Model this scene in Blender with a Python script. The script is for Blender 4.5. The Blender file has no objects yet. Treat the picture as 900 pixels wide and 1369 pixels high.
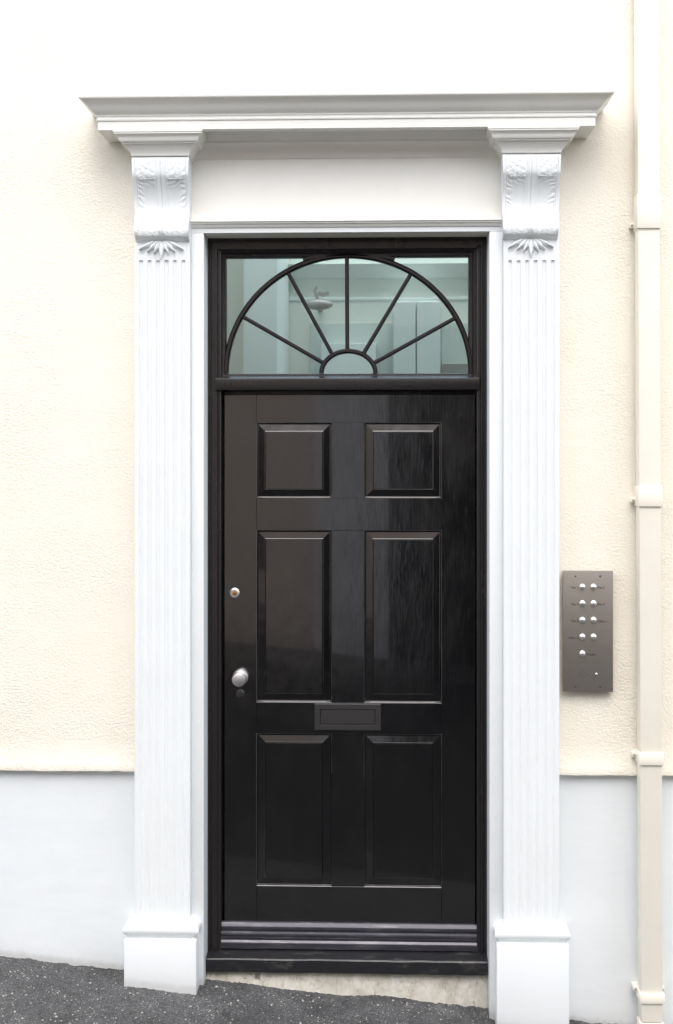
import bpy, bmesh, math, random
from mathutils import Vector, Matrix, noise
R = math.radians
random.seed(7)
scn = bpy.context.scene
C = scn.collection

# ------------------------------------------------------------------ camera
D, FPX, YAW, HZ, CZ = 4.2, 1680.0, R(1.9), 620.0, 1.8    # metres to wall, focal length, turn, eye level
cam_d = bpy.data.cameras.new('camera')
cam = bpy.data.objects.new('camera', cam_d); C.objects.link(cam)
cam.location = (0, -D, CZ); cam.rotation_euler = (R(90), 0, YAW)
cam_d.sensor_fit = 'HORIZONTAL'; cam_d.sensor_width = 36
cam_d.lens = FPX / 900 * 36; cam_d.shift_y = -(684.5 - HZ) / 900
cam_d.clip_end = 500; cam_d.clip_start = 0.05
scn.camera = cam
# ------------------------------------------------------------------ sky and sun (bright overcast)
SUN_EL, SUN_AZ = R(56), R(178)
w = bpy.data.worlds.new('World'); scn.world = w; w.use_nodes = True
nt = w.node_tree
sky = nt.nodes.new('ShaderNodeTexSky'); sky.sky_type = 'NISHITA'; sky.sun_disc = False
sky.sun_elevation = SUN_EL; sky.sun_rotation = SUN_AZ
sky.air_density = 1.0; sky.dust_density = 2.5; sky.ozone_density = 1.0
bg = nt.nodes['Background']; bg.inputs[1].default_value = 0.15
hs = nt.nodes.new('ShaderNodeHueSaturation'); hs.inputs['Saturation'].default_value = 0.65
nt.links.new(sky.outputs[0], hs.inputs['Color']); nt.links.new(hs.outputs[0], bg.inputs[0])
sd = bpy.data.lights.new('sun', 'SUN'); sd.energy = 1.25; sd.angle = R(135); sd.color = (1, .985, .965)
sun = bpy.data.objects.new('sun', sd); C.objects.link(sun)
dirv = Vector((math.sin(SUN_AZ) * math.cos(SUN_EL), math.cos(SUN_AZ) * math.cos(SUN_EL), math.sin(SUN_EL)))
sun.rotation_euler = dirv.to_track_quat('Z', 'Y').to_euler()
sun.location = (0, -3, 9)
scn.view_settings.view_transform = 'Standard'; scn.view_settings.look = 'None'
scn.view_settings.exposure = 1.26; scn.view_settings.gamma = 1

# ------------------------------------------------------------------ measuring
def at(px, py, Y):
    a, b = (px - 450) / FPX, (HZ - py) / FPX
    dx = -math.sin(YAW) + a * math.cos(YAW); dy = math.cos(YAW) + a * math.sin(YAW)
    t = (Y + D) / dy
    return t * dx, CZ + t * b
def X(px, Y): return at(px, HZ, Y)[0]
def Z(py, Y, px=466): return at(px, py, Y)[1]

# ------------------------------------------------------------------ materials
def mat(name, col, rough=.6, spec=.5, metal=0, coat=0):
    m = bpy.data.materials.new(name); m.use_nodes = True
    p = m.node_tree.nodes['Principled BSDF']
    p.inputs['Base Color'].default_value = (*col, 1); p.inputs['Roughness'].default_value = rough
    p.inputs['Specular IOR Level'].default_value = spec; p.inputs['Metallic'].default_value = metal
    p.inputs['Coat Weight'].default_value = coat
    return m
class N:
    def __init__(s, m):
        s.t = m.node_tree; s.p = s.t.nodes['Principled BSDF']
        s.g = s.t.nodes.new('ShaderNodeNewGeometry').outputs['Position']
    def n(s, ty, **kw):
        o = s.t.nodes.new(ty)
        for k, v in kw.items():
            if hasattr(o, k): setattr(o, k, v)
            else: o.inputs[k.replace('_', ' ')].default_value = v
        return o
    def l(s, a, b): s.t.links.new(a, b)
    def noise(s, scale, detail=3, rough=.5, stretch=None, dist=0):
        o = s.n('ShaderNodeTexNoise', Scale=scale, Detail=detail, Roughness=rough, Distortion=dist)
        v = s.g
        if stretch:
            mp = s.n('ShaderNodeMapping'); mp.inputs['Scale'].default_value = stretch
            s.l(v, mp.inputs[0]); v = mp.outputs[0]
        s.l(v, o.inputs['Vector']); return o.outputs['Fac']
    def ramp(s, src, stops):
        r = s.n('ShaderNodeValToRGB')
        e = r.color_ramp.elements
        while len(e) < len(stops): e.new(.5)
        for i, (p, c) in enumerate(stops):
            e[i].position = p; e[i].color = (*c, 1) if isinstance(c, tuple) else (c, c, c, 1)
        s.l(src, r.inputs[0]); return r.outputs[0]
    def math(s, op, a, b):
        o = s.n('ShaderNodeMath', operation=op)
        for i, v in enumerate((a, b)):
            if isinstance(v, (int, float)): o.inputs[i].default_value = v
            else: s.l(v, o.inputs[i])
        return o.outputs[0]
    def mix(s, fac, a, b, mode='MIX'):
        o = s.n('ShaderNodeMix'); o.data_type = 'RGBA'; o.blend_type = mode
        for i, v in ((0, fac), (6, a), (7, b)):
            if isinstance(v, (int, float)): o.inputs[i].default_value = v
            elif isinstance(v, tuple): o.inputs[i].default_value = (*v, 1)
            else: s.l(v, o.inputs[i])
        return o.outputs[2]
    def bump(s, h, strength, dist):
        b = s.n('ShaderNodeBump', Strength=strength, Distance=dist)
        s.l(h, b.inputs['Height']); s.l(b.outputs[0], s.p.inputs['Normal']); return b
    def col(s, c): s.l(c, s.p.inputs['Base Color'])

M = {}
# roughcast cream render
m = M['cream'] = mat('cream_render', (.80, .715, .57), .85, .25); k = N(m)
a = k.noise(105, 4, .5, (1, 1, 1.3), .4); b = k.noise(230, 3, .6); c = k.noise(2.6, 3, .6)
patch = k.ramp(c, [(.34, .18), (.62, 1.15)])
vo = k.n('ShaderNodeTexVoronoi', Scale=120.0); vo.feature = 'SMOOTH_F1'; k.l(k.g, vo.inputs['Vector'])
h = k.math('ADD', k.math('MULTIPLY', k.ramp(a, [(.3, 0.), (.72, 1.)]), .75), k.math('MULTIPLY', b, .35))
h = k.math('ADD', h, k.math('MULTIPLY', vo.outputs['Distance'], .35))
h = k.math('ADD', k.math('MULTIPLY', h, patch), k.math('MULTIPLY', k.noise(9, 2), .9))
k.bump(h, .52, .0036)
k.col(k.mix(k.noise(3.5, 4), (.80, .752, .64), (.845, .80, .695)))
# smooth masonry white
m = M['plinth'] = mat('white_masonry_paint', (.80, .82, .83), .6, .3); k = N(m)
h = k.math('ADD', k.math('MULTIPLY', k.noise(5, 3, .5, (1, 1, 2.5)), 2.2), k.math('MULTIPLY', k.noise(110, 3), .13))
k.bump(h, .3, .003)
PL = (k, k.mix(k.ramp(k.noise(4, 5, .65), [(.35, 0.), (.75, 1.)]), (.79, .822, .825), (.75, .785, .79)))
# gloss white joinery / plaster; real splash dirt along the foot
def grime(k, c, amt=.8):
    sx = k.n('ShaderNodeSeparateXYZ'); k.l(k.g, sx.inputs[0])
    hgt = k.math('ADD', k.math('ADD', sx.outputs[2], k.math('MULTIPLY', sx.outputs[0], .102)), .0015)
    hgt = k.math('ADD', hgt, k.math('MULTIPLY', k.noise(34, 5, .7), -.030))
    f = k.ramp(hgt, [(0., 1.), (.016, .30), (.05, .05), (.14, 0.)])
    return k.mix(k.math('MULTIPLY', f, amt), c, (.20, .17, .13))
def paint(name, c0, c1):
    m = mat(name, c0, .38, .4); k = N(m)
    h = k.math('ADD', k.math('MULTIPLY', k.noise(110, 2), .2), k.math('MULTIPLY', k.noise(9, 2), 2.0))
    k.bump(h, .16, .0016)
    k.col(grime(k, k.mix(k.ramp(k.noise(7, 5, .7), [(.4, 0.), (.8, 1.)]), c0, c1), .3)); return m
PL[0].col(grime(*PL, .38)); M['white'] = paint('cool_white_paint', (.80, .828, .825), (.77, .795, .79))
M['warmshade'] = paint('warm_shade_white_paint', (.88, .87, .81), (.84, .83, .77))  # cornice white, with the warmth of its shade painted into the colour
M['friezepaint'] = paint('cream_white_frieze_paint', (.87, .85, .79), (.84, .815, .745))
# black gloss door
m = M['black'] = mat('black_gloss_paint', (.0018, .0016, .0018), .12, .95, 0, 1.); k = N(m)
h = k.math('ADD', k.math('MULTIPLY', k.noise(130, 3, .55, (1, 1, .14)), 1.3), k.math('MULTIPLY', k.noise(24, 2, .5, (1, 1, .45)), 4.2))
h = k.math('ADD', h, k.math('ADD', k.math('MULTIPLY', k.noise(5.5, 2), 7.0), k.math('MULTIPLY', k.noise(330, 2), .35)))
k.bump(h, .26, .0008)
speck = k.ramp(k.noise(420, 1), [(.80, 0.), (.83, 1.)])
k.l(k.ramp(k.noise(9, 5, .65, (1, 1, .5)), [(.3, .11), (.7, .27)]), k.p.inputs['Roughness'])
k.col(k.mix(k.ramp(k.noise(30, 4, .6), [(.55, 0.), (.8, 1.)]), (.0016, .0014, .0016), (.004, .0035, .0035)))
k.col(k.mix(k.math('MULTIPLY', speck, .5), (.0017, .0015, .0017), (.10, .095, .085)))
m = M['frame'] = mat('black_frame_paint', (.016, .014, .014), .28, .5); k = N(m)
k.bump(k.noise(150, 2, .5), .06, .0005)
k.l(k.ramp(k.noise(4, 2), [(.3, .22), (.7, .30)]), k.p.inputs['Roughness'])
m = M['letterbox'] = mat('satin_black_metal', (.028, .026, .026), .42, .5)
m = M['bar'] = mat('black_coated_aluminium', (.04, .039, .047), .3, .5, .5); k = N(m)
k.col(k.mix(k.ramp(k.noise(26, 5, .7, (.4, 1, 3)), [(.5, 0.), (.75, 1.)]), (.06, .059, .072), (.14, .137, .148)))
m = M['sill'] = mat('worn_black_sill', (.02, .02, .022), .3, .5); k = N(m)
k.bump(k.noise(50, 4, .6), .4, .003)
k.col(k.mix(k.ramp(k.noise(24, 6, .7, (.5, 1, 1)), [(.55, 0.), (.72, 1.)]), (.016, .016, .018), (.07, .068, .062)))
m = M['chrome'] = mat('satin_chrome', (.86, .85, .83), .38, .5, 1)
m = M['dullchrome'] = mat('tarnished_metal', (.16, .155, .15), .35, .5, 1)
m = M['brass'] = mat('brass', (.75, .48, .14), .3, .5, 1)
m = M['dark'] = mat('dark_slot', (.01, .01, .01), .7)
m = M['steel'] = mat('brushed_bronze_steel', (.25, .232, .21), .45, .5, .7); k = N(m)
k.bump(k.noise(60, 2, .5, (1, 1, 12)), .06, .0005)
k.col(k.mix(k.noise(12, 3, .5, (1, 1, 3)), (.27, .245, .213), (.315, .288, .252)))
m = M['ink'] = mat('black_lettering', (.02, .018, .016), .6)
m = M['pipe'] = mat('cream_pipe_paint', (.83, .79, .71), .42, .4); k = N(m)
k.bump(k.noise(60, 3, .5, (1, 1, .3)), .2, .0008)
k.col(k.mix(k.ramp(k.noise(6, 5, .65), [(.4, 0.), (.8, 1.)]), (.90, .852, .74), (.86, .81, .69)))
m = M['screw'] = mat('painted_screw', (.45, .40, .33), .5, .5, .3)
# asphalt
m = M['asphalt'] = mat('asphalt', (.06, .06, .062), .85, .3); k = N(m)
vo = k.n('ShaderNodeTexVoronoi', Scale=340.0); k.l(k.g, vo.inputs['Vector'])
sp = k.n('ShaderNodeSeparateColor'); k.l(vo.outputs['Color'], sp.inputs[0])
grain = k.ramp(sp.outputs[0], [(0., (.036, .036, .0365)), (.4, (.066, .066, .067)), (.85, (.112, .112, .112)), (.96, (.11, .108, .102)), (1., (.30, .29, .27))])
big = k.ramp(k.noise(7, 6, .72), [(.3, .62), (.7, 1.5)])
k.col(k.mix(1., grain, big, 'MULTIPLY'))
k.bump(k.math('ADD', k.noise(95, 5, .8), k.math('MULTIPLY', vo.outputs['Distance'], -.5)), .9, .004)
m = M['chip'] = mat('pale_stone_chip', (.46, .43, .37), .8); k = N(m)
k.col(k.mix(k.noise(60, 3), (.24, .225, .195), (.52, .50, .455)))
m = M['soil'] = mat('dark_dirt', (.05, .045, .038), .95)
# cement step
m = M['cement'] = mat('stained_cement', (.42, .40, .34), .9, .2); k = N(m)
cr = k.n('ShaderNodeTexVoronoi', Scale=9.0); cr.feature = 'DISTANCE_TO_EDGE'
mp = k.n('ShaderNodeMapping'); mp.inputs['Scale'].default_value = (1, 1, .6)
wr = k.n('ShaderNodeVectorMath'); wr.operation = 'ADD'
nz = k.n('ShaderNodeTexNoise', Scale=22.0, Detail=4.0); k.l(k.g, nz.inputs['Vector'])
sc = k.n('ShaderNodeVectorMath'); sc.operation = 'SCALE'; sc.inputs['Scale'].default_value = .08
k.l(nz.outputs['Color'], sc.inputs[0]); k.l(k.g, wr.inputs[0]); k.l(sc.outputs[0], wr.inputs[1])
k.l(wr.outputs[0], mp.inputs[0]); k.l(mp.outputs[0], cr.inputs['Vector'])
crack = k.ramp(cr.outputs['Distance'], [(0., 1.), (.012, 0.)])
base = k.mix(k.ramp(k.noise(14, 6, .7, (1, 1, .6)), [(.35, 0.), (.68, 1.)]), (.60, .585, .52), (.36, .335, .27))
base = k.mix(k.ramp(k.noise(90, 3, .6, (1, 1, .35)), [(.6, 0.), (.75, .8)]), base, (.24, .21, .16))
k.col(k.mix(k.math('MULTIPLY', crack, k.ramp(k.noise(5, 2), [(.45, 0.), (.7, .7)])), base, (.16, .14, .11)))
k.bump(k.math('ADD', k.noise(120, 4, .6), k.math('MULTIPLY', crack, -.6)), .6, .003)
# glass
def glass(name, tint, rfl):
    m = bpy.data.materials.new(name); m.use_nodes = True; t = m.node_tree
    t.nodes.remove(t.nodes['Principled BSDF'])
    tr = t.nodes.new('ShaderNodeBsdfTransparent'); tr.inputs[0].default_value = (*tint, 1)
    gl = t.nodes.new('ShaderNodeBsdfGlossy'); gl.inputs['Roughness'].default_value = .03
    fr = t.nodes.new('ShaderNodeFresnel'); fr.inputs[0].default_value = rfl
    mx = t.nodes.new('ShaderNodeMixShader')
    t.links.new(fr.outputs[0], mx.inputs[0]); t.links.new(tr.outputs[0], mx.inputs[1]); t.links.new(gl.outputs[0], mx.inputs[2])
    t.links.new(mx.outputs[0], t.nodes['Material Output'].inputs[0]); return m
M['glass'] = glass('window_glass', (.86, .955, .945), 1.5)
M['hall'] = mat('hall_wall_paint', (.80, .82, .77), .8)
M['hallcream'] = mat('hall_cream_paint', (.76, .75, .68), .8)
M['hallwhite'] = mat('hall_white_gloss', (.85, .88, .86), .4)
M['hallgrey'] = mat('hall_grey_panel', (.62, .66, .63), .6)
M['hallfloor'] = mat('hall_floor', (.6, .56, .5), .6)
M['rust'] = mat('dull_grey_lamp', (.42, .39, .38), .4, .5, .4)
m = M['oppwall'] = mat('tan_stucco', (.84, .685, .565), .9, .2); k = N(m); k.bump(k.noise(60, 3), .5, .004)
M['oppdark'] = mat('dark_painted_wood', (.015, .015, .017), .4)
M['oppnote'] = mat('weathered_board', (.12, .115, .11), .7)
M['opptrim'] = mat('lilac_white_trim', (.90, .885, .92), .6)

# ------------------------------------------------------------------ builders
def add_box(bm, x0, x1, y0, y1, z0, z1, bevel=0, seg=2):
    vs = [bm.verts.new((x, y, z)) for x in (x0, x1) for y in (y0, y1) for z in (z0, z1)]
    fs = [(0, 1, 3, 2), (4, 6, 7, 5), (0, 4, 5, 1), (2, 3, 7, 6), (0, 2, 6, 4), (1, 5, 7, 3)]
    f = [bm.faces.new([vs[i] for i in q]) for q in fs]
    if bevel:
        es = list({e for q in f for e in q.edges})
        bmesh.ops.bevel(bm, geom=es, offset=bevel, segments=seg, affect='EDGES', profile=.5)
def add_sweep(bm, path, prof, closed=False, cap=True):
    """path: plan points (x,y); prof: (outward, z). Outward is to the left of travel turned right -> see sign."""
    n = len(path); rings = []
    for i, p in enumerate(path):
        p = Vector(p)
        d0 = (p - Vector(path[i - 1])).normalized() if i > 0 else None
        d1 = (Vector(path[i + 1]) - p).normalized() if i < n - 1 else None
        if d0 is None: d0 = d1
        if d1 is None: d1 = d0
        n0 = Vector((d0.y, -d0.x)); n1 = Vector((d1.y, -d1.x))
        mi = (n0 + n1).normalized(); mi /= max(.2, mi.dot(n0))
        rings.append([bm.verts.new((p.x + mi.x * o, p.y + mi.y * o, z)) for o, z in prof])
    for a, b in zip(rings, rings[1:]):
        for j in range(len(prof) - 1):
            bm.faces.new((a[j], b[j], b[j + 1], a[j + 1]))
    if cap:
        for r in (rings[0], rings[-1]):
            try: bm.faces.new(r)
            except ValueError: pass
def add_rings(bm, x0, x1, z0, z1, prof, fill=True):
    """nested rectangles in the wall plane: prof = (inset, y)"""
    prev = None
    for ins, y in prof:
        r = [bm.verts.new(q) for q in ((x0 + ins, y, z0 + ins), (x1 - ins, y, z0 + ins), (x1 - ins, y, z1 - ins), (x0 + ins, y, z1 - ins))]
        if prev:
            for i in range(4): bm.faces.new((prev[i], prev[(i + 1) % 4], r[(i + 1) % 4], r[i]))
        prev = r
    if fill: bm.faces.new(prev)
def add_lathe(bm, c, prof, seg=28, axis='y'):
    """prof: (radius, distance towards the viewer) about an axis pointing to -y"""
    rings = []
    for r, d in prof:
        if r < 1e-6: rings.append([bm.verts.new((c[0], c[1] - d, c[2]))])
        else: rings.append([bm.verts.new((c[0] + r * math.cos(t), c[1] - d, c[2] + r * math.sin(t))) for t in [2 * math.pi * i / seg for i in range(seg)]])
    for a, b in zip(rings, rings[1:]):
        for i in range(seg):
            j = (i + 1) % seg
            if len(a) == 1 and len(b) == 1: continue
            if len(b) == 1: bm.faces.new((a[i], a[j], b[0]))
            elif len(a) == 1: bm.faces.new((a[0], b[j], b[i]))
            else: bm.faces.new((a[i], a[j], b[j], b[i]))
def add_tube(bm, pts, sec, closed=False):
    """sweep a section [(n, y)] along pts (x,z) in the wall plane; n is sideways"""
    rings = []; n = len(pts)
    for i in range(n):
        a = Vector(pts[max(0, i - 1)]); b = Vector(pts[min(n - 1, i + 1)])
        d = (b - a).normalized(); nn = Vector((-d.y, d.x)); p = Vector(pts[i])
        rings.append([bm.verts.new((p.x + nn.x * s, y, p.y + nn.y * s)) for s, y in sec])
    m_ = len(sec)
    for a, b in zip(rings, rings[1:]):
        for j in range(m_): bm.faces.new((a[j], a[(j + 1) % m_], b[(j + 1) % m_], b[j]))
    bm.faces.new(rings[0]); bm.faces.new(rings[-1])
def obj(name, bm, m, parent=None, smooth=0, label=None):
    bmesh.ops.recalc_face_normals(bm, faces=bm.faces)
    me = bpy.data.meshes.new(name)
    co = [v.co for v in bm.verts]
    ctr = Vector([(min(c[i] for c in co) + max(c[i] for c in co)) / 2 for i in range(3)])
    if parent is None: ctr.z = min(c.z for c in co)
    bm.transform(Matrix.Translation(-ctr)); bm.to_mesh(me); bm.free()
    me.materials.append(M[m])
    o = bpy.data.objects.new(name, me); C.objects.link(o)
    if parent is not None:
        o.parent = parent; o.location = ctr - world_loc(parent)
    else: o.location = ctr
    if smooth:
        me.polygons.foreach_set('use_smooth', [True] * len(me.polygons))
        if smooth > 1: me.set_sharp_from_angle(angle=R(smooth))
    if label: o['label'] = label
    return o
def world_loc(o):
    v = Vector(o.location)
    while o.parent: o = o.parent; v += Vector(o.location)
    return v
def thing(name, label, cat, loc):
    o = bpy.data.objects.new(name, None); C.objects.link(o); o.location = loc
    o.empty_display_size = .1
    o['label'] = label; o['category'] = cat; return o
def tag(o, label, cat, group=None):
    o['label'] = label; o['category'] = cat
    if group: o['group'] = group
def copy_to(o, delta, parent):
    c = o.copy(); C.objects.link(c); c.parent = parent
    c.location = Vector(o.location) + Vector(delta); return c
def BM(): return bmesh.new()

# ------------------------------------------------------------------ ground
def gz(x, y):
    z = .127 - .102 * (x + 1.26)
    z = max(min(z, .55), -.75)
    if y < -.2: z += .012 * min(-.2 - y, 2.0) * -1
    return z
XS = [-40, -20, -10, -6, -4, -3, -2.4, -2, -1.7] + [-1.5 + i * .006 for i in range(467)] + [1.35, 1.6, 2, 2.6, 3.5, 5, 8, 14, 24, 40]
YS = [-40, -25, -15, -10, -6, -4, -3, -2, -1.4, -1.0, -.8] + [-.7 + i * .006 for i in range(134)] + [.14, .2, .4, 6, 20, 40]
bm = BM(); grid = []
def gz_f(x, y):
    z = gz(x, y)
    if -1.5 <= x <= 1.32 and -.7 <= y <= .12:
        z += (noise.fractal(Vector((x * 70, y * 70, 0)), 1.0, 2.0, 4) * .0034 + noise.noise(Vector((x * 7, y * 7, 3))) * .004)
        # a rougher lip of later asphalt along the foot of the step
        if x > -.12:
            e = -.028 + .012 * noise.noise(Vector((x * 9, 1, 1)))
            if y > e: z += min(1, (y - e) / .012) * .013 * min(1, (x + .12) / .12) + .005*noise.noise(Vector((x*40, y*40, 1)))
        if y > -.05 and x < -.85: z += .006 * (1 + noise.noise(Vector((x * 30, y * 30, 5)))) * (y + .05) / .07
    return z
for x in XS: grid.append([bm.verts.new((x, y, gz_f(x, y))) for y in YS])
for i in range(len(XS) - 1):
    for j in range(len(YS) - 1):
        bm.faces.new((grid[i][j], grid[i + 1][j], grid[i + 1][j + 1], grid[i][j + 1]))
o = obj('pavement', bm, 'asphalt', smooth=1); o['kind'] = 'structure'
bm = BM()
def add_chip(bm, x, y, r, flat=.55):
    z = gz_f(x, y)
    k = random.randint(5, 7); ph = random.random() * 6
    top = bm.verts.new((x + random.uniform(-.3, .3) * r, y + random.uniform(-.3, .3) * r, z + r * flat))
    ring = [bm.verts.new((x + r * random.uniform(.7, 1.2) * math.cos(ph + 6.283 * i / k), y + r * random.uniform(.7, 1.2) * math.sin(ph + 6.283 * i / k), z - r * .25)) for i in range(k)]
    for i in range(k): bm.faces.new((ring[i], ring[(i + 1) % k], top))
for i in range(4200):
    x = random.uniform(-1.45, 1.3); y = random.uniform(-.62, .0)
    if noise.noise(Vector((x * 6, y * 6, 0))) < random.uniform(-.5, .4): continue
    add_chip(bm, x, y, random.choice((.0012, .0016, .002, .0026, .0034, .0045)))
for px, py in ((60, 1307), (192 / 3.214, 1000 + 985 / 3.214), (120, 1304), (310, 1340), (405, 1355), (420, 1358), (590, 1362), (318, 1336), (467, 1364)):
    x, z = at(px, py, -.1); add_chip(bm, x, -.1 - max(0, (py - 1335)) * .006, .006)
o = obj('stone_chips', bm, 'chip', smooth=0); o['kind'] = 'stuff'; tag(o, 'pale grit and stone chips bedded in the dark asphalt', 'grit')

m = M['road'] = mat('dark_road_tarmac', (.026, .026, .027), .9, .25); k = N(m); k.bump(k.noise(120, 4, .7), .8, .005)
bm = BM(); ys = [-6.4, -5.5, -4.5, -3.5, -2.5, -1.5, -1.15]
g = [[bm.verts.new((x, y, gz(x, y) + .005)) for y in ys] for x in [-4.2, -3, -2, -1, 0, 1, 2, 3, 4, 5, 6, 7.3, 9]]
for a_, b_ in zip(g, g[1:]):
    for j in range(len(ys) - 1): bm.faces.new((a_[j], b_[j], b_[j + 1], a_[j + 1]))
o = obj('road', bm, 'road'); o['kind'] = 'structure'

# ------------------------------------------------------------------ key lines
P_PIL = .06
OL, OR_ = X(272.5, -.02), X(654.5, -.02)          # opening, left and right
OT = Z(310.5, -.02)                               # opening top
WX0, WX1, WT = -7.0, 7.0, 6.6
ZD = Z(1032, -.01)                                # drip edge of the render
ZB = -.9
FR_Y = .075                                       # face of the door frame
LEAF_Y = .118

# ------------------------------------------------------------------ house front
house = thing('house', 'cream roughcast house front with smooth white painted base either side of black door', 'house', (0, .1, 0))
def wall_half(x0, x1, seg):
    bm = BM()
    prof = [(.25, ZD), (.02, ZD), (-.0135, ZD - .004), (-.0145, ZD + .003), (-.010, ZD + .022), (-.003, ZD + .055), (0, ZD + .1), (0, OT), (.25, OT)]
    n = seg
    rings = []
    for i in range(n + 1):
        x = x0 + (x1 - x0) * i / n
        wob = .0022 * noise.noise(Vector((x * 28, 0, 0))) + .0025 * noise.noise(Vector((x * 5, 2, 0))); wy = .0025 * noise.noise(Vector((x * 18, 9, 0)))
        rings.append([bm.verts.new((x, y + (wy if abs(z - ZD) < .01 and y < 0 else 0), z + (wob if (abs(z - ZD) < .01 and y < 0) else 0))) for y, z in prof])
    for a, b in zip(rings, rings[1:]):
        for j in range(len(prof)): bm.faces.new((a[j], a[(j + 1) % len(prof)], b[(j + 1) % len(prof)], b[j]))
    bm.faces.new(rings[0]); bm.faces.new(rings[-1])
    return bm
obj('rendered_wall', wall_half(WX0, OL - .03, 700), 'cream', house, 30)
obj('rendered_wall', wall_half(OR_ + .03, WX1, 700), 'cream', house, 30)
bm = BM(); add_box(bm, WX0, WX1, 0, .25, OT + .0, WT); obj('rendered_wall', bm, 'cream', house)
for x0, x1 in ((WX0, OL - .03), (OR_ + .03, WX1)):
    bm = BM(); add_box(bm, x0, x1, .012, .25, ZB, ZD - .001); obj('base_wall', bm, 'plinth', house, label='smooth white painted base of the wall')
# hallway behind the fanlight
HY, HC = 3.0, 3.02
bm = BM(); add_box(bm, -1.9, 1.9, HY, HY + .1, -.1, HC + .6); obj('hallway_wall', bm, 'hall', house)
for x0 in (-2.0, 1.9):
    bm = BM(); add_box(bm, x0, x0 + .1, .25, HY + .1, -.1, HC + .6); obj('hallway_wall', bm, 'hallcream', house)
bm = BM(); add_box(bm, -2.0, 2.0, .25, .85, HC, HC + .1); obj('hallway_ceiling', bm, 'hallwhite', house)
bm = BM(); add_box(bm, -2.0, 2.0, .25, HY + .1, -.2, -.1); obj('hallway_floor', bm, 'hallfloor', house)
bm = BM()                                      # coving and picture rail on the back wall
z1 = Z(361, HY); z2 = Z(398, HY)
add_sweep(bm, [(-1.9, HY), (1.9, HY)], [(0, z1 + .02), (.10, z1 + .02), (.06, z1 - .01), (.02, z1 - .045), (0, z1 - .05)])
add_sweep(bm, [(-1.9, HY), (1.9, HY)], [(0, z2 + .004), (.008, z2), (.010, z2 - .012), (.004, z2 - .02), (0, z2 - .022)])
obj('coving', bm, 'hallwhite', house)
bm = BM(); add_box(bm, X(325, 2.2), X(372, 2.2), 2.2, HY - .002, -.1, HC + .3, .02); obj('pillar', bm, 'hallwhite', house, 30)
bm = BM(); add_box(bm, -1.9, X(325, 2.2), 2.25, HY - .002, -.1, HC + .3); obj('hallway_wall', bm, 'hallcream', house)
# double cupboard with a centre line
cz = Z(402, HY - .3); cl = X(526, HY - .3); cm = X(556.5, HY - .3); cr_ = X(589, HY - .3)
cup = obj('cupboard', (lambda b: (add_box(b, cl, cr_, HY - .3, HY - .002, -.1, cz), b)[1])(BM()), 'hallwhite', house)
for a_, b_ in ((cl + .003, cm - .004), (cm + .004, cr_ - .003)):
    bm = BM(); add_box(bm, a_, b_, HY - .325, HY - .302, .0, cz - .01, .003); obj('cupboard_door', bm, 'hallwhite', cup)
for (xa, ya, xb, yb) in ((415, 432, 526, 520), (590, 432, 650, 520)):
    x0, z0 = at(xa, yb, HY); x1, z1_ = at(xb, ya, HY)
    bm = BM(); add_box(bm, x0, x1, HY - .02, HY - .002, z0, z1_, .003); obj('wall_panel', bm, 'hallgrey', house)
x0, z0 = at(430, 520, HY - .1); x1, z1_ = at(503, 459, HY - .1)
bm = BM(); add_box(bm, x0, x1, HY - .12, HY - .022, z0, z1_, .003); obj('wall_panel', bm, 'hallwhite', house)
x0, z0 = at(590, 520, HY - .1); x1, z1_ = at(630, 486, HY - .1)
bm = BM(); add_box(bm, x0, x1, HY - .12, HY - .022, z0, z1_, .003); obj('wall_panel', bm, 'rust', house)
# door edge strip + hinge mark
bm = BM(); x0, z0 = at(382.5, 500, HY - .03); z1_ = at(382, 400, HY - .03)[1]
add_box(bm, x0 - .004, x0 + .004, HY - .03, HY - .002, z0, z1_); obj('trim', bm, 'hallgrey', house)
bm = BM(); x0, z0 = at(381, 452, HY - .035); z1_ = at(381, 432, HY - .035)[1]
add_box(bm, x0 - .008, x0 + .004, HY - .05, HY - .031, z0, z1_, .002); obj('hinge', bm, 'rust', house)
# hanging bracket lamp
lamp = thing('wall_lamp', 'small dull grey bracket lamp seen through the left half of the fanlight', 'lamp', (X(425, HY - .25), HY - .25, Z(410, HY - .25)))
LY = HY - .25
def seg_pts(l, y): return [at(px, py, y) for px, py in l]
bm = BM(); add_tube(bm, seg_pts([(424, 383), (421, 390), (424, 398), (426, 408)], LY), [(-.009, LY - .009), (.009, LY - .009), (.009, LY + .009), (-.009, LY + .009)]); obj('arm', bm, 'rust', lamp)
bm = BM(); add_tube(bm, seg_pts([(425, 392), (432, 394), (440, 392)], LY), [(-.01, LY - .01), (.01, LY - .01), (.01, LY + .01), (-.01, LY + .01)]); obj('arm', bm, 'rust', lamp)
bm = BM(); x, z = at(426, 407, LY)
for i in range(1): add_lathe(bm, (x, LY, z), [(0, .03), (.022, .027), (.036, .018), (.042, 0), (.036, -.018), (.022, -.027), (0, -.03)])
bm.transform(Matrix.Translation((x, LY, z)) @ Matrix.Diagonal((1.9, 1, .75, 1)) @ Matrix.Translation((-x, -LY, -z)))
obj('lamp_head', bm, 'rust', lamp, 40)
bm = BM(); add_box(bm, x - .012, x + .012, LY + .01, HY - .002, z - .012, z + .012); obj('wall_rod', bm, 'rust', lamp)

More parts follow.
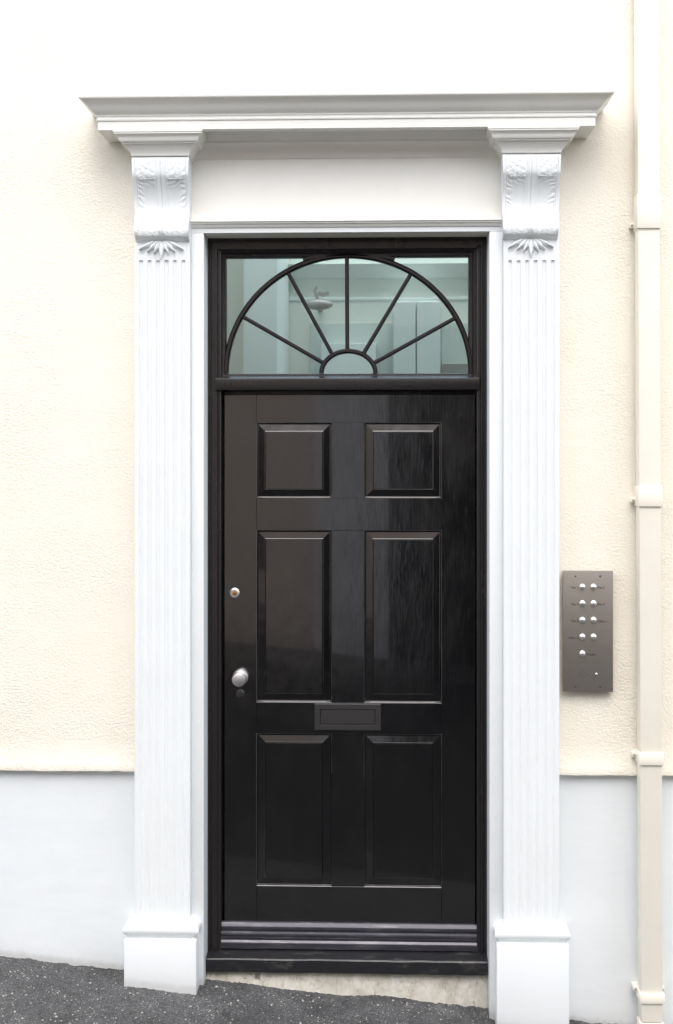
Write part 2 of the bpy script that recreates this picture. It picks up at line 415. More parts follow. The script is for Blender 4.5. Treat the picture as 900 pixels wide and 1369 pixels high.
# ------------------------------------------------------------------ door surround
sur = thing('door_surround', 'white classical door surround with fluted pilasters, carved brackets and moulded cornice', 'door surround', (X(466, 0), -.03, .03))
SH_TOP, = (Z(322, -P_PIL),)
def flute_shaft(xl, xr, zb, zt, f0, f1, ft, fb):
    """front face with six rounded grooves that end in rounded stops"""
    bm = BM(); nf = 6; y = -P_PIL
    pitch = (f1 - f0) / nf; wv = pitch * .56
    xs = [xl, xl + .0015]
    for i in range(nf):
        c = f0 + pitch * (i + .5)
        xs += [c + wv / 2 * t for t in (-1, -.97, -.85, -.65, -.35, 0, .35, .65, .85, .97, 1)]
    xs += [xr - .0015, xr]
    capn = [0, .05, .15, .3, .5, .75, 1]
    zs = [zb, fb] + [fb + wv / 2 * c for c in capn[1:]] + [ft - wv / 2 * c for c in reversed(capn[1:])] + [ft, zt]
    def dep(x, z):
        if x <= xl or x >= xr: return y + .001
        for i in range(nf):
            c = f0 + pitch * (i + .5); u = abs(x - c) / (wv / 2)
            if u < 1 and fb < z < ft:
                e = min(z - fb, ft - z) / (wv / 2)
                v = max(0, 1 - e)
                q = u * u + v * v
                if q < 1: return y + .0060 * math.sqrt(1 - q)
        return y
    g = [[bm.verts.new((x, dep(x, z), z)) for z in zs] for x in xs]
    for i in range(len(xs) - 1):
        for j in range(len(zs) - 1): bm.faces.new((g[i][j], g[i + 1][j], g[i + 1][j + 1], g[i][j + 1]))
    for side in (0, -1):
        x = xs[side]
        b = [bm.verts.new((x, .03, z)) for z in (zb, zt)]
        bm.faces.new([b[0]] + g[side] + [b[1]])
    return bm
def console(xl, xr):
    pr = [(208, .112), (214, .1135), (224, .113), (232, .110), (239, .102), (247, .0925), (256, .083), (266, .0755), (276, .072), (284, .0745), (292, .083), (299, .0885), (305, .0905), (310, .089), (314, .085), (318, .077), (320.5, .066), (321.5, .060)]
    def P(s):
        t = s * (len(pr) - 1); i = min(int(t), len(pr) - 2); f = t - i
        q = [pr[max(0, i - 1)], pr[i], pr[i + 1], pr[min(len(pr) - 1, i + 2)]]
        return [.5 * ((2 * q[1][k]) + (-q[0][k] + q[2][k]) * f + (2 * q[0][k] - 5 * q[1][k] + 4 * q[2][k] - q[3][k]) * f * f + (-q[0][k] + 3 * q[1][k] - 3 * q[2][k] + q[3][k]) * f ** 3) for k in (0, 1)]
    nu, ns = 120, 250
    bm = BM(); g = []
    for i in range(nu + 1):
        u = -1 + 2 * i / nu; col = []
        for j in range(ns + 1):
            py, p = P(j / ns)
            narrow = 1 - .05 * max(0, min(1, (py - 210) / 100))
            x = (xl + xr) / 2 + u * (xr - xl) / 2 * narrow
            h = 0
            au = abs(u)
            body = max(0, min(1, (py - 209) / 4)) * max(0, min(1, (314 - py) / 6))
            # centre rib of three beads
            if au < .17: h += body * (-.0004 + .0046 * math.sqrt(max(0, 1 - ((au - .055) / .05) ** 2)) if au < .105 else (.0012 if au < .15 else -.0012))
            # side rims
            if au > .90: h += .0030 * body
            elif au > .87: h -= .0010 * body
            # sunk panel between 236 and 292
            if .2 < au < .86 and 237 < py < 296:
                e = min(au - .2, .86 - au) / .04; e2 = min(py - 237, 296 - py) / 3
                h -= .0044 * min(1, e, e2)
                # leafwork creeping in from the edges of the panel
                edge = max(0, 1 - (.86 - au) / .26, 1 - (py - 237) / 13)
                wv = noise.noise(Vector((u * 5, py * .09, xl)))
                nn = abs(math.sin(py * .42 + au * 9 + wv * 2)) * (.6 + .4 * abs(math.sin(au * 30 + wv * 3)))
                h += .0030 * min(1, edge * 1.3) * nn
            elif .2 < au < .88 and 214 < py <= 237:
                nn = abs(math.sin((py - 214) * .28 + au * 7)) * abs(math.sin(au * 18 + py * .08))
                h += .0013 * nn * min(1, (py - 214) / 8) + .0012 * noise.noise(Vector((u * 12, py * .3, 3)))
            if 303 < py < 316:   # gadrooned lower roll
                h += .0024 * abs(math.sin(u * 17)) * min(1, (py - 303) / 3, (316 - py) / 2) + .0014 * noise.noise(Vector((u * 14, py, 3)))
            y = -(p + h)
            col.append(bm.verts.new((x, y, Z(py, -p))))
        g.append(col)
    for i in range(nu):
        for j in range(ns): bm.faces.new((g[i][j], g[i + 1][j], g[i + 1][j + 1], g[i][j + 1]))
    for col in (g[0], g[-1]):
        b = [bm.verts.new((v.co.x, -.045, v.co.z)) for v in col]
        for j in range(ns): bm.faces.new((col[j], col[j + 1], b[j + 1], b[j]))
    return bm
def leaf(cx, zt, wd, ht):
    bm = BM()
    spec = [(0, 1.06, .21), (-27, .86, .19), (27, .86, .19), (-48, .94, .18), (48, .94, .18), (-66, 1.22, .17), (66, 1.22, .17), (-14, .60, .10), (14, .60, .10), (-38, .58, .10), (38, .58, .10)]
    y = -P_PIL
    for k_, (a, ln, wd_) in enumerate(spec):
        L = ht * ln; W = ht * wd_; dx, dz = math.sin(R(a)), -math.cos(R(a))
        n, s = 12, 8; rows = []
        for i in range(n + 1):
            t = i / n
            ww = W * (math.sin(math.pi * min(1, t * .75 + .22)) ** .7) * (1 - t ** 6 * .9)
            hh = .004 + .017 * t * (1.0 - .35 * t) if k_ < 7 else .008 * t + .004
            if t > .9: hh *= 1.1
            droop = .10 * t * t * ht * (abs(a) / 76)
            row = []
            for j in range(s + 1):
                v = -1 + 2 * j / s
                rid = (1 - v * v) * hh + (.0018 * (1 - abs(v)) ** 3 if True else 0)
                row.append(bm.verts.new((cx + dx * L * t + dz * -1 * ww * v * 1.0, y - rid + (.004 if abs(v) == 1 else 0), zt + dz * L * t - droop + dx * ww * v)))
            rows.append(row)
        for r0, r1 in zip(rows, rows[1:]):
            for j in range(s): bm.faces.new((r0[j], r0[j + 1], r1[j + 1], r1[j]))
        bm.faces.new(rows[-1])
    return bm
for side, (xa, xb, ca, cb, ba, bb, btop, bmt) in enumerate(((180, 254, 176.5, 252.5, 165.5, 262.5, 1257.5, 1235), (673.5, 748, 672, 750, 664, 761.5, 1263.5, 1242))):
    pxm = (xa + xb) / 2
    xl, xr = X(xa, -P_PIL), X(xb, -P_PIL)
    zb_ = Z(bmt - 1, -P_PIL, pxm)
    pil = obj('pilaster', flute_shaft(xl, xr, zb_, Z(205, -P_PIL), X(xa + 3, -P_PIL), X(xb - 3, -P_PIL), Z(347.5, -P_PIL, pxm), Z(1232 + side * 4, -P_PIL, pxm)), 'white', sur, 35,
              label=('left' if side == 0 else 'right') + ' fluted pilaster of the door surround')
    # base: torus moulding and block
    yb = .098
    xl2, xr2 = X(ba, -yb), X(bb, -yb)
    zt, zm = Z(bmt, -yb, pxm), Z(btop, -yb, pxm)
    bm = BM()
    cx0, cx1 = xl + .004, xr - .004
    pth = [(cx0, .02), (cx0, -P_PIL + .006), (cx1, -P_PIL + .006), (cx1, .02)]
    e = (xr2 - xl2 - (cx1 - cx0)) / 2
    H = zt - zm
    prof = [(0, zt + .004), (e * .35, zt + .003), (e * .5, zt - .003)]
    for i in range(9):
        a = math.pi / 2 - math.pi * i / 8
        prof.append((e * .68 + H * .30 * math.cos(a), zm + H * .50 + H * .34 * math.sin(a)))
    prof += [(e * .72, zm + H * .13), (e * .66, zm + .002), (e * .6, zm - .004)]
    add_sweep(bm, pth, prof); obj('base_moulding', bm, 'white', pil, 40)
    bm = BM()
    zlow = gz(xl2, -yb) - .12
    add_box(bm, xl2, xr2, -yb, .03, zlow, zm, .004, 3); obj('base_block', bm, 'white', pil, 40)
    bm = console(X(ca, -.11), X(cb, -.11)); obj('carved_bracket', bm, 'white', sur, 50, label=('left' if side == 0 else 'right') + ' scrolled bracket carved with leaves')
    xm = X((xa + xb) / 2 - 1, -P_PIL)
    bm = leaf(xm, Z(317, -P_PIL), .17, .066); obj('acanthus_leaf', bm, 'white', sur, 50)
    # cap moulding that breaks forward over the bracket
    c0, c1 = X(ca + 1, -.11), X(cb - 1, -.11)
    bm = BM()
    pf = [(0, Z(207.5, -.11)), (.003, Z(206.5, -.112)), (.004, Z(204.5, -.117))]
    for i in range(8):
        t = i / 7; pf.append((.004 + .023 * (1 - math.cos(t * math.pi / 2)) * .75 + .023 * t * .25, Z(204.5 - 14.5 * t, -.125)))
    pf += [(.029, Z(189.3, -.14)), (.0295, Z(187.6, -.14))]
    for i in range(1, 8):
        t = i / 7; pf.append((.0295 + .0205 * t + .0022 * math.sin(t * math.pi * 2), Z(187.6 - 10.6 * t, -.152)))
    pf += [(.0515, Z(176, -.16)), (.0518, Z(174.4, -.16)), (.054, Z(173.8, -.16)), (.0545, Z(170, -.16)), (0, Z(168, -.16))]
    if side == 0: path = [(c0, .0), (c0, -.1115), (c1, -.1115), (c1, .0)]
    else: path = [(c0, .0), (c0, -.1115), (c1, -.1115), (c1, .0)]
    add_sweep(bm, path, pf); obj('bracket_cap', bm, 'warmshade', sur, 25)
    # flat architrave strip beside the opening
    if side == 0: a0, a1 = xr, OL
    else: a0, a1 = OR_, xl
    gb = gz((a0 + a1) / 2, 0) - .1
    bm = BM(); add_box(bm, a0, a1, -.022, .16, gb, OT + .0, .0015, 2); obj('architrave', bm, 'white', sur, 40)
# head strip, band moulding, frieze
xa, xb = X(254, -.02), X(673, -.02)
bm = BM(); add_box(bm, xa - .02, xb + .02, -.0215, .16, OT + .0005, Z(302.5, -.02)); obj('architrave', bm, 'white', sur)
z = Z(293, -.045); z2 = Z(303, -.03)
hh = z - z2
bm = BM(); add_sweep(bm, [(xa - .015, -.02), (xb + .015, -.02)], [(-.01, z + .002), (.022, z + .001), (.023, z - hh * .18), (.017, z - hh * .26), (.017, z - hh * .45), (.011, z - hh * .6), (.009, z - hh * .82), (.005, z2), (-.01, z2)])
obj('band_moulding', bm, 'warmshade', sur, 25)
bm = BM(); add_box(bm, xa - .05, xb + .05, -.018, .02, Z(298, -.02), Z(165, -.02)); obj('frieze', bm, 'friezepaint', sur)
# bed moulding between the brackets
xa, xb = X(252, -.03), X(672, -.03)
bm = BM(); pf = [(-.01, Z(211, -.022)), (.004, Z(211, -.022)), (.005, Z(208, -.022))]
for i in range(7):
    t = i / 6; pf.append((.006 + .03 * (1 - math.cos(t * math.pi / 2)), Z(207 - 16 * math.sin(t * math.pi / 2), -.04)))
pf += [(.042, Z(189.5, -.06)), (.043, Z(187, -.062)), (.062, Z(177, -.08)), (.066, Z(176, -.08)), (.067, Z(170, -.08)), (-.01, Z(168, -.08))]
add_sweep(bm, [(xa, -.018), (xb, -.018)], pf); obj('bed_moulding', bm, 'warmshade', sur, 25)
# main cornice
p0, p1 = X(180, -P_PIL), X(748, -P_PIL)
zc = Z(170.5, -.168)
tw = Z(124.5, -.212)
z157, z151 = Z(158, -.168), Z(152, -.168)
pf = [(0.0, Z(166, -.07)), (.02, zc + .016), (.05, zc + .016), (.054, zc + .004), (.084, zc + .003), (.090, zc + .0005), (.095, zc), (.100, zc + .0015), (.1005, z157 - .001), (.104, z157), (.105, z157 + .004), (.102, z157 + .007), (.102, z151 - .002), (.105, z151), (.106, z151 + .004)]
hc = tw - .007 - (z151 + .004)
for i in range(1, 13):
    t = i / 12
    pf.append((.106 + .0445 * (.85 * t + .15 * t * t) + .0022 * math.sin(t * math.pi * 2), z151 + .004 + hc * t))
pf += [(.1515, tw - .006), (.153, tw - .001), (.1515, tw), (.10, tw + .012), (-.06, tw + .03)]
bm = BM(); add_sweep(bm, [(p0, .0), (p0, -P_PIL), (p1, -P_PIL), (p1, .0)], pf)
obj('cornice', bm, 'warmshade', sur, 25)

# ------------------------------------------------------------------ door frame with fanlight
fr = thing('door_frame', 'black painted door frame with arched sunburst fanlight over the door', 'door frame', (X(466, .1), .1, 0))
FX0, FX1 = OL + .0005, OR_ - .0005
LX0, LX1 = X(297.5, LEAF_Y), X(636.5, LEAF_Y)
ZF = Z(1283, .03)            # top of sill at its front
LZT = Z(524, LEAF_Y); LZB = Z(1272, LEAF_Y)
fy = FR_Y
# moulded jamb section sweeping up, across and down
def frame_section(w_, y0):
    return [(0, y0), (.006, y0 - .0), (.007, y0 + .006), (.012, y0 + .006), (.014, y0 + .001), (w_ - .012, y0 + .001), (w_ - .010, y0 + .008), (w_ - .003, y0 + .010), (w_, y0 + .012), (w_, .2)]
def jamb(x_out, sgn, w_, z0, z1, y0):
    bm = BM(); sec = frame_section(w_, y0)
    a = [bm.verts.new((x_out + sgn * s, y, z0)) for s, y in sec]
    b = [bm.verts.new((x_out + sgn * s, y, z1 - (s if s < .1 else .1))) for s, y in sec]
    for j in range(len(sec) - 1): bm.faces.new((a[j], a[j + 1], b[j + 1], b[j]))
    return bm
FZT = OT - .0005
wl = LX0 - FX0 - .001; wr_ = FX1 - LX1 - .001
obj('jamb', jamb(FX0, 1, wl, Z(1283, fy) + .001, FZT, fy), 'frame', fr, 25)
obj('jamb', jamb(FX1, -1, wr_, Z(1283, fy) + .001, FZT, fy), 'frame', fr, 25)
HW = FZT - Z(337, fy)
bm = BM(); sec = frame_section(HW, fy); a = [bm.verts.new((FX0 + s, y, FZT - s)) for s, y in sec]; b = [bm.verts.new((FX1 - s, y, FZT - s)) for s, y in sec]
for j in range(len(sec) - 1): bm.faces.new((a[j], b[j], b[j + 1], a[j + 1]))
obj('frame_head', bm, 'frame', fr, 25)
# transom
bm = BM(); tx0, tx1 = X(288, fy - .012), X(641, fy - .012)
zt, zb_ = Z(501, .1), Z(521.5, fy - .01)
add_sweep(bm, [(tx0, .16), (tx1, .16)], [(-.03, zt + .001), (.055, zt - .0005), (.088, zt - .012), (.094, zt - .014), (.095, zt - .018), (.095, zt - .040), (.092, zb_ + .0015), (.088, zb_), (.04, zb_), (-.03, zb_)])
obj('transom', bm, 'frame', fr, 25)
# fanlight: glazing frame, bars, glass
fan = obj('fanlight', (lambda b: (add_rings(b, X(288, .1), X(641, .1), Z(499, .112) - .037, Z(329, .1), [(0, .16), (0, .095), (X(296, .1) - X(288, .1), .096), (X(297.5, .1) - X(288, .1), .103), (X(301, .1) - X(288, .1), .105), (X(302, .1) - X(288, .1), .112), (X(302, .1) - X(288, .1), .14)], fill=False), b)[1])(BM()), 'frame', fr, 25)
GY = .118
gx0, gx1, gz0, gz1 = X(300, GY), X(632, GY), Z(503, GY), Z(340, GY)
bm = BM(); add_box(bm, gx0, gx1, GY + .006, GY + .010, gz0, gz1); obj('pane', bm, 'glass', fan)
cpx, cpy = 466, 499
sec = lambda w_, y0=.100: [(-w_, GY + .005), (-w_, y0 + .006), (-w_ * .45, y0), (w_ * .45, y0), (w_, y0 + .006), (w_, GY + .005)]
def epts(rx, ry, n=64, t0=0, t1=180): return [at(cpx + rx * math.cos(R(t0 + (t1 - t0) * i / n)), cpy - ry * math.sin(R(t0 + (t1 - t0) * i / n)), GY) for i in range(n + 1)]
bm = BM(); add_tube(bm, epts(163.5, 157), sec(.0088)); obj('arch_bar', bm, 'frame', fan, 40)
bm = BM(); add_tube(bm, epts(36, 29.5, 32), sec(.0078)); obj('arch_bar', bm, 'frame', fan, 40)
for (xa, ya, xb, yb) in ((326, 424, 434, 486), (386, 366, 444, 473), (464, 343, 464.5, 470), (549, 367, 486, 473), (611, 424, 499, 486)):
    bm = BM(); add_tube(bm, [at(xa, ya, GY), at(xb, yb, GY)], sec(.0068, .103)); obj('glazing_bar', bm, 'frame', fan, 40)
# bead where the arch meets the top rail
bm = BM(); x0, x1 = X(410, .1), X(516, .1)
bm2 = [(X(p_, .1), Z(q_, .1)) for p_, q_ in ((405, 346.5), (430, 341.5), (466, 340), (500, 341.5), (528, 346.5))]
add_tube(bm, bm2, [(-.0035, .1), (.006, .1), (.006, .123), (-.0035, .123)]); obj('arch_bar', bm, 'frame', fan)
# sill
bm = BM(); sx0, sx1 = X(274.5, .02), X(656, .02)
sx0 = max(sx0, OL + .0008); sx1 = min(sx1, OR_ - .0008)
zs = Z(1284, .022); zs2 = Z(1303, .022)
add_sweep(bm, [(sx0, .2), (sx1, .2)], [(-.02, zs2), (.172, zs2), (.177, zs2 + .003), (.178, zs - .004), (.174, zs), (.11, zs + .006), (-.02, zs + .010)])
bmesh.ops.subdivide_edges(bm, edges=[e for e in bm.edges if abs(e.verts[0].co.x - e.verts[1].co.x) > .5], cuts=90)
for v in bm.verts:
    v.co.z += .0016 * noise.noise(Vector((v.co.x * 14, v.co.y * 20, v.co.z * 5))); v.co.y += .001 * noise.noise(Vector((v.co.x * 20, 5, v.co.z * 30)))
obj('sill', bm, 'sill', fr, 30)

# cement step under the sill
bm = BM(); n = 240; g = []
for i in range(n + 1):
    x = OL + .001 + (OR_ - OL - .002) * i / n; row = []
    gzz = gz(x, .02)
    for j in range(25):
        t = j / 24; z = (zs2 - .001) * (1 - t) + (gzz - .05) * t
        y = .046 - .034 * t + .004 * noise.noise(Vector((x * 16, z * 16, 1))) + .0016 * noise.noise(Vector((x * 70, z * 70, 1)))
        if j == 0: y = .046
        cxh, czh = at(344, 1307, .03)
        if abs(x - cxh) < .008 and abs(z - czh) < .012: y += .02
        row.append(bm.verts.new((x, y, z)))
    row = [bm.verts.new((x, .2, zs2 - .001))] + row
    g.append(row)
for a, b in zip(g, g[1:]):
    for j in range(len(a) - 1): bm.faces.new((a[j], b[j], b[j + 1], a[j + 1]))
step = obj('cement_step', bm, 'cement', smooth=1); tag(step, 'stained cream cement step wedged under the black door sill', 'step')

# ------------------------------------------------------------------ door leaf
door = thing('front_door', 'glossy black six-panel front door with letterbox and silver knob', 'door', (X(466, LEAF_Y), LEAF_Y + .02, LZB))
ly = LEAF_Y
def dX(p): return X(p, ly)
def dZ(p): return Z(p, ly)
BT = ly + .044
cols = ((343, 443.5), (487, 590.5)); rows = ((565, 666), (709, 939.5), (981.5, 1185.5))
wx0, wx1 = LX0 + .007, LX1 - .0025
LZT = Z(527, ly)
bars = []
for x0_, x1_ in ((LX0 - .004, LX0 + .024), (LX1 - .024, LX1 + .004)):
    bm = BM(); add_box(bm, x0_, x1_, BT + .002, BT + .03, ZF + .002, LZT + .03); obj('door_stop', bm, 'frame', fr)
bm = BM(); add_box(bm, LX0, LX1, BT + .004, BT + .028, LZT - .03, LZT + .028); obj('door_stop', bm, 'frame', fr)
def plank(name, x0, x1, z0, z1):
    bm = BM(); add_box(bm, x0 + .0002, x1 - .0002, ly, BT, z0 + .0002, z1 - .0002, .0007, 1); obj(name, bm, 'black', door, 30)
L0, L1, R0, R1 = dX(343), dX(443.5), dX(487), dX(590.5)
zr = [(dZ(a), dZ(b)) for a, b in rows]
plank('stile', wx0, L0, LZB, LZT - .002); plank('stile', R1, wx1, LZB, LZT - .002)
edges = [LZT - .002] + [v for ab in zr for v in ab] + [LZB]
for i in range(0, 8, 2): plank('rail', L0, R1, edges[i + 1], edges[i])
for a, b in zr: plank('mullion', L1, R0, b, a)
for (x0, x1) in ((L0, L1), (R0, R1)):
    for a, b in zr:
        bm = BM()
        add_rings(bm, x0, x1, b, a, [(0, ly + .0006), (.0012, ly + .0018), (.0035, ly + .0050), (.0048, ly + .0080), (.007, ly + .0082), (.0285, ly + .0042), (.0300, ly + .0036), (.0325, ly + .0004), (.0335, ly + .0002)])
        obj('panel', bm, 'black', door)
# knob with rosette, lock, keyhole cover
def lath(name, px, py, prof, m, parent=door, y=ly, sm=40, seg=32):
    x, z = at(px, py, y); bm = BM(); add_lathe(bm, (x, y, z), prof, seg); return obj(name, bm, m, parent, sm)
knob = lath('door_knob', 321.5, 905.5, [(.0265, -.001), (.0272, .003), (.025, .0065), (.016, .008), (.0115, .012), (.0115, .026), (.017, .030), (.0225, .036), (.0245, .043), (.0245, .048), (.022, .053), (.018, .0545), (0, .0555)], 'chrome')
lock = lath('lock', 314, 792.5, [(.0175, -.001), (.0178, .003), (.0165, .0065), (.0125, .0085), (.0118, .0075), (0, .0075)], 'chrome')
lath('key_cylinder', 314, 793, [(.008, -.0), (.008, .003), (0, .0032)], 'brass', lock, ly - .0075)
bm = BM(); x, z = at(313.5, 794.3, ly - .011); add_box(bm, x - .0065, x + .0065, ly - .0116, ly - .0105, z - .0015, z + .0015); obj('keyway', bm, 'dark', lock)
kh = lath('keyhole_cover', 321, 927, [(.0145, -.001), (.0148, .0025), (.013, .0045), (.006, .0052), (0, .0054)], 'dullchrome')
bm = BM(); x, z = at(321, 917.5, ly); add_lathe(bm, (x, ly, z), [(.0055, -.001), (.0055, .004), (.0035, .0055), (0, .006)], 16); obj('pivot', bm, 'dullchrome', kh, 40)
# letterbox
x0, x1 = X(420.5, ly - .008), X(509.5, ly - .008); z0, z1_ = Z(977, ly - .008), Z(941, ly - .008)
lb = obj('letterbox', (lambda b: (add_rings(b, x0, x1, z0, z1_, [(0, ly + .001), (0, ly - .0055), (.0025, ly - .008), (.0185, ly - .008), (.0195, ly - .0065), (.0198, ly - .003)], fill=True), b)[1])(BM()), 'letterbox', door)
bm = BM(); add_rings(bm, x0 + .0215, x1 - .0215, z0 + .022, z1_ - .0215, [(0, ly - .0025), (0, ly - .0045), (.0012, ly - .0055)], fill=True)
obj('flap', bm, 'letterbox', lb)
# weather bar
bx0, bx1 = X(290.5, ly - .03), X(638.5, ly - .03)
by = ly - .003
zA, zBm = Z(1237, ly - .03), Z(1272, ly - .04)
hb = zA - zBm
prof = [(-.004, 1.0), (.006, 1.0), (.010, .985), (.0165, .86), (.0175, .83), (.0175, .74), (.012, .72), (.012, .66), (.015, .655), (.021, .60), (.022, .57), (.022, .51), (.0195, .49), (.0195, .45), (.022, .44), (.022, .40), (.0195, .39), (.0195, .34), (.0225, .335), (.0275, .26), (.0285, .23), (.0285, .02), (.026, 0), (-.004, 0)]
bm = BM(); add_sweep(bm, [(bx0, by), (bx1, by)], [(o_ , zBm + hb * f) for o_, f in prof]); obj('weather_bar', bm, 'bar', door)

# ------------------------------------------------------------------ entry phone
iy = -.030
ix0, ix1 = X(752.5, iy), X(820, iy); iz0, iz1 = Z(925, iy, 786), Z(763, iy, 786)
ph = thing('entry_phone', 'grey bronze metal entry phone panel with nine round silver buttons', 'intercom', ((ix0 + ix1) / 2, -.002, iz0))
bm = BM(); add_box(bm, ix0 + .004, ix1 - .002, iy + .006, .002, iz0 + .003, iz1 - .003); obj('back_box', bm, 'letterbox', ph)
bm = BM(); add_box(bm, ix0, ix1, iy, iy + .008, iz0, iz1, .0022, 2); obj('faceplate', bm, 'steel', ph, 40)
def I(px, py): return at(px, py, iy)
first = None
bpos = [(778.8, 784.8), (793.7, 784.8), (778.8, 806.8), (793.7, 806.8), (778.8, 829), (793.7, 829), (778.8, 851.5), (793.7, 851.5), (778.8, 874)]
for px, py in bpos:
    x, z = I(px, py)
    if first is None:
        bm = BM(); add_lathe(bm, (x, iy, z), [(.0100, -.001), (.0100, .0008), (.0090, .0014), (.0086, .0036), (.0074, .0056), (.0048, .0070), (0, .0076)], 24)
        first = obj('button', bm, 'chrome', ph, 40); fx, fz = x, z
    else: copy_to(first, (x - fx, 0, z - fz), ph)
def text(s, px, py, size, align):
    cu = bpy.data.curves.new('t', 'FONT'); cu.body = s; cu.size = size; cu.align_x = align; cu.align_y = 'CENTER'; cu.extrude = .0002
    cu.resolution_u = 2
    to = bpy.data.objects.new('t', cu); C.objects.link(to)
    bpy.context.view_layer.update()
    me = bpy.data.meshes.new_from_object(to.evaluated_get(bpy.context.evaluated_depsgraph_get()))
    bpy.data.objects.remove(to); bpy.data.curves.remove(cu)
    me.materials.clear(); me.materials.append(M['ink'])
    x, z = I(px, py)
    me.transform(Matrix.Rotation(R(90), 4, 'X'))
    o = bpy.data.objects.new('lettering', me); C.objects.link(o); o.parent = ph
    o.location = Vector((x, iy - .0003, z)) - world_loc(ph); me.name = 'lettering'
for s, px, py, al in (('Flat 1', 773.5, 785.6, 'RIGHT'), ('Flat 2', 799, 785.6, 'LEFT'), ('Flat 3', 773.5, 808, 'RIGHT'), ('Flat 4', 799, 808, 'LEFT'), ('Flat 5', 773.5, 830.4, 'RIGHT'), ('Office 1', 799, 830.8, 'LEFT'), ('Office 2', 773.5, 853, 'RIGHT'), ('Trades', 784.5, 875.2, 'LEFT')):
    text(s, px, py, .0105, al)
sc0 = None
for px, py in ((769.5, 770.3), (802.8, 770.3), (769.5, 918), (802.8, 918)):
    x, z = I(px, py)
    if sc0 is None:
        bm = BM(); add_lathe(bm, (x, iy, z), [(.0032, -.001), (.0032, .0005), (.0024, .0009), (0, .0009)], 12); sc0 = obj('screw', bm, 'dullchrome', ph, 40); fx, fz = x, z
    else: copy_to(sc0, (x - fx, 0, z - fz), ph)
bm = BM()
for i in range(-3, 4):
    for j in range(-3, 4):
        if abs(i) + abs(j) <= 3 and (i + j) % 2 == 0 or (i, j) in ((0, 3), (3, 0)):
            x, z = I(779 + i * 2.3, 902 + j * 2.3); add_lathe(bm, (x, iy, z), [(.0011, -.0005), (.0011, .0003), (0, .0003)], 8)
o = obj('speaker_holes', bm, 'dark', ph)
x, z = I(797.6, 901.3); bm = BM(); add_lathe(bm, (x, iy, z), [(.0045, -.001), (.0045, .001), (.003, .0028), (0, .0035)], 16); obj('status_light', bm, 'chrome', ph, 40)

# ------------------------------------------------------------------ downpipe
dp = thing('downpipe', 'cream painted square metal rainwater downpipe clipped to the wall at right', 'drainpipe', (X(870, -.05), -.05, -.1))
pyf = -.072; pyb = -.014
top = 4.4
ptop = X(851.8, pyf); pbot = X(857.5, pyf)
zt_, zb_ = Z(0, pyf), Z(1337, pyf)
sl = (pbot - ptop) / (zb_ - zt_)
def pxx(z): return ptop + sl * (z - zt_)
wdt = X(882, pyf) - X(852.5, pyf)
def slant_box(bm, z0, z1, gx, y0, y1, bev=.004):
    b2 = bmesh.new(); add_box(b2, -gx, wdt + gx, y0, y1, z0, z1, bev, 2)
    for v in b2.verts: v.co.x += pxx(v.co.z)
    me = bpy.data.meshes.new('tmp'); b2.to_mesh(me); b2.free(); bm.from_mesh(me); bpy.data.meshes.remove(me)
bm = BM(); slant_box(bm, Z(1362, pyf), 6.4, 0, pyf, pyb, .006); obj('pipe', bm, 'pipe', dp, 40)
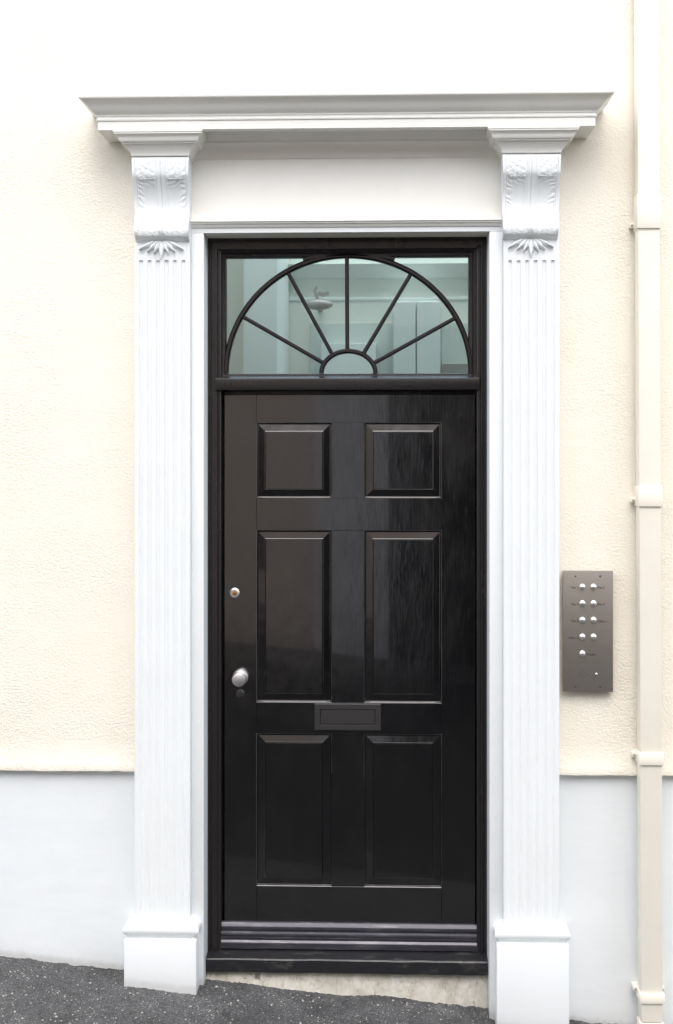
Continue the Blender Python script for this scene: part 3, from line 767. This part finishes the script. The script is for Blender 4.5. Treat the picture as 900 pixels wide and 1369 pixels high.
for i, (ya, yb, gx) in enumerate(((262, 308, .003), (650, 677, .003), (1004, 1020, .004), (1323, 1336, .0045))):
    bm = BM(); z1_, z0 = Z(ya, pyf), Z(yb, pyf)
    slant_box(bm, z0, z1_, gx, pyf - .0065, pyb + .004, .003)
    br = obj('bracket', bm, 'pipe', dp, 40)
    bm = BM(); zc_ = (z0 + .025) if i < 3 else (z1_ - .002)
    zc_ = z0 + .020 if i < 2 else (z0 + z1_) / 2 + (.004 if i < 3 else .012)
    xa_, xb_ = pxx(zc_) - .016, pxx(zc_) + wdt + .014
    add_box(bm, xa_, xb_, -.028, .002 if i < 2 or i == 2 else .014, zc_ - .008, zc_ + .008, .002)
    obj('lug', bm, 'pipe', br, 40)
    for xx in (xa_ + .006, xb_ - .006):
        bm = BM(); add_lathe(bm, (xx, -.028, zc_), [(.0045, -.001), (.0042, .002), (.0025, .0035), (0, .004)], 12); obj('screw', bm, 'screw', br, 40)
# lower collar at the foot
bm = BM(); slant_box(bm, -.40, Z(1363, pyf), .004, pyf - .004, pyb, .003); obj('foot_socket', bm, 'pipe', dp, 40)

# ------------------------------------------------------------------ the other side of the lane
OY = -7.4
opp = thing('opposite_house', 'tan house across the lane that the glossy door reflects', 'house', (0, OY - .2, 0))
gx = (OY + 0)
def ox(px): return X(px, LEAF_Y) * (D + LEAF_Y - OY + LEAF_Y) / (D + LEAF_Y)

d0, d1, H0 = ox(520), 4.7, 3.1
for x0, x1, z0, z1 in ((-8, -5.0, -1, 5.3), (-3.5, ox(421), -1, 5.3), (-5.0, -3.5, -1, .7), (-5.0, -3.5, 3.0, 5.3), (d1, 8, -1, 5.3), (ox(421), d1, H0, 5.3)):
    bm = BM(); add_box(bm, x0, x1, OY - .3, OY, z0, z1); obj('wall', bm, 'oppwall', opp)
bm = BM(); add_box(bm, ox(421), d0, OY - .3, OY + .04, -1, H0, .01); obj('door_pier', bm, 'opptrim', opp)
bm = BM(); add_box(bm, -5.0, -3.5, OY - .3, OY - .2, .7, 3.0); win = obj('window', bm, 'oppdark', opp)
for x in (-4.97, -4.28, -3.58):
    bm = BM(); add_box(bm, x, x + .05, OY - .2, OY - .15, .7, 3.0); obj('window_frame', bm, 'oppdark', win)
bm = BM(); add_box(bm, d0, d1, OY - .3, OY - .16, -1, H0); gar = obj('dark_boarded_front', bm, 'oppdark', opp)
for i in range(12):
    x = d0 + (d1 - d0) * i / 12
    bm = BM(); add_box(bm, x + .006, d0 + (d1 - d0) * (i + 1) / 12 - .006, OY - .16, OY - .13, -.9, H0 - .05, .004, 1); obj('board', bm, 'oppdark', gar)
bm = BM(); add_box(bm, d0 + .35, d0 + .95, OY - .129, OY - .12, 2.25, 2.75); obj('faded_notice', bm, 'oppnote', gar)
bm = BM(); add_box(bm, -8, 8, OY - .3, OY + .25, 5.3, 5.45); obj('parapet', bm, 'opptrim', opp)
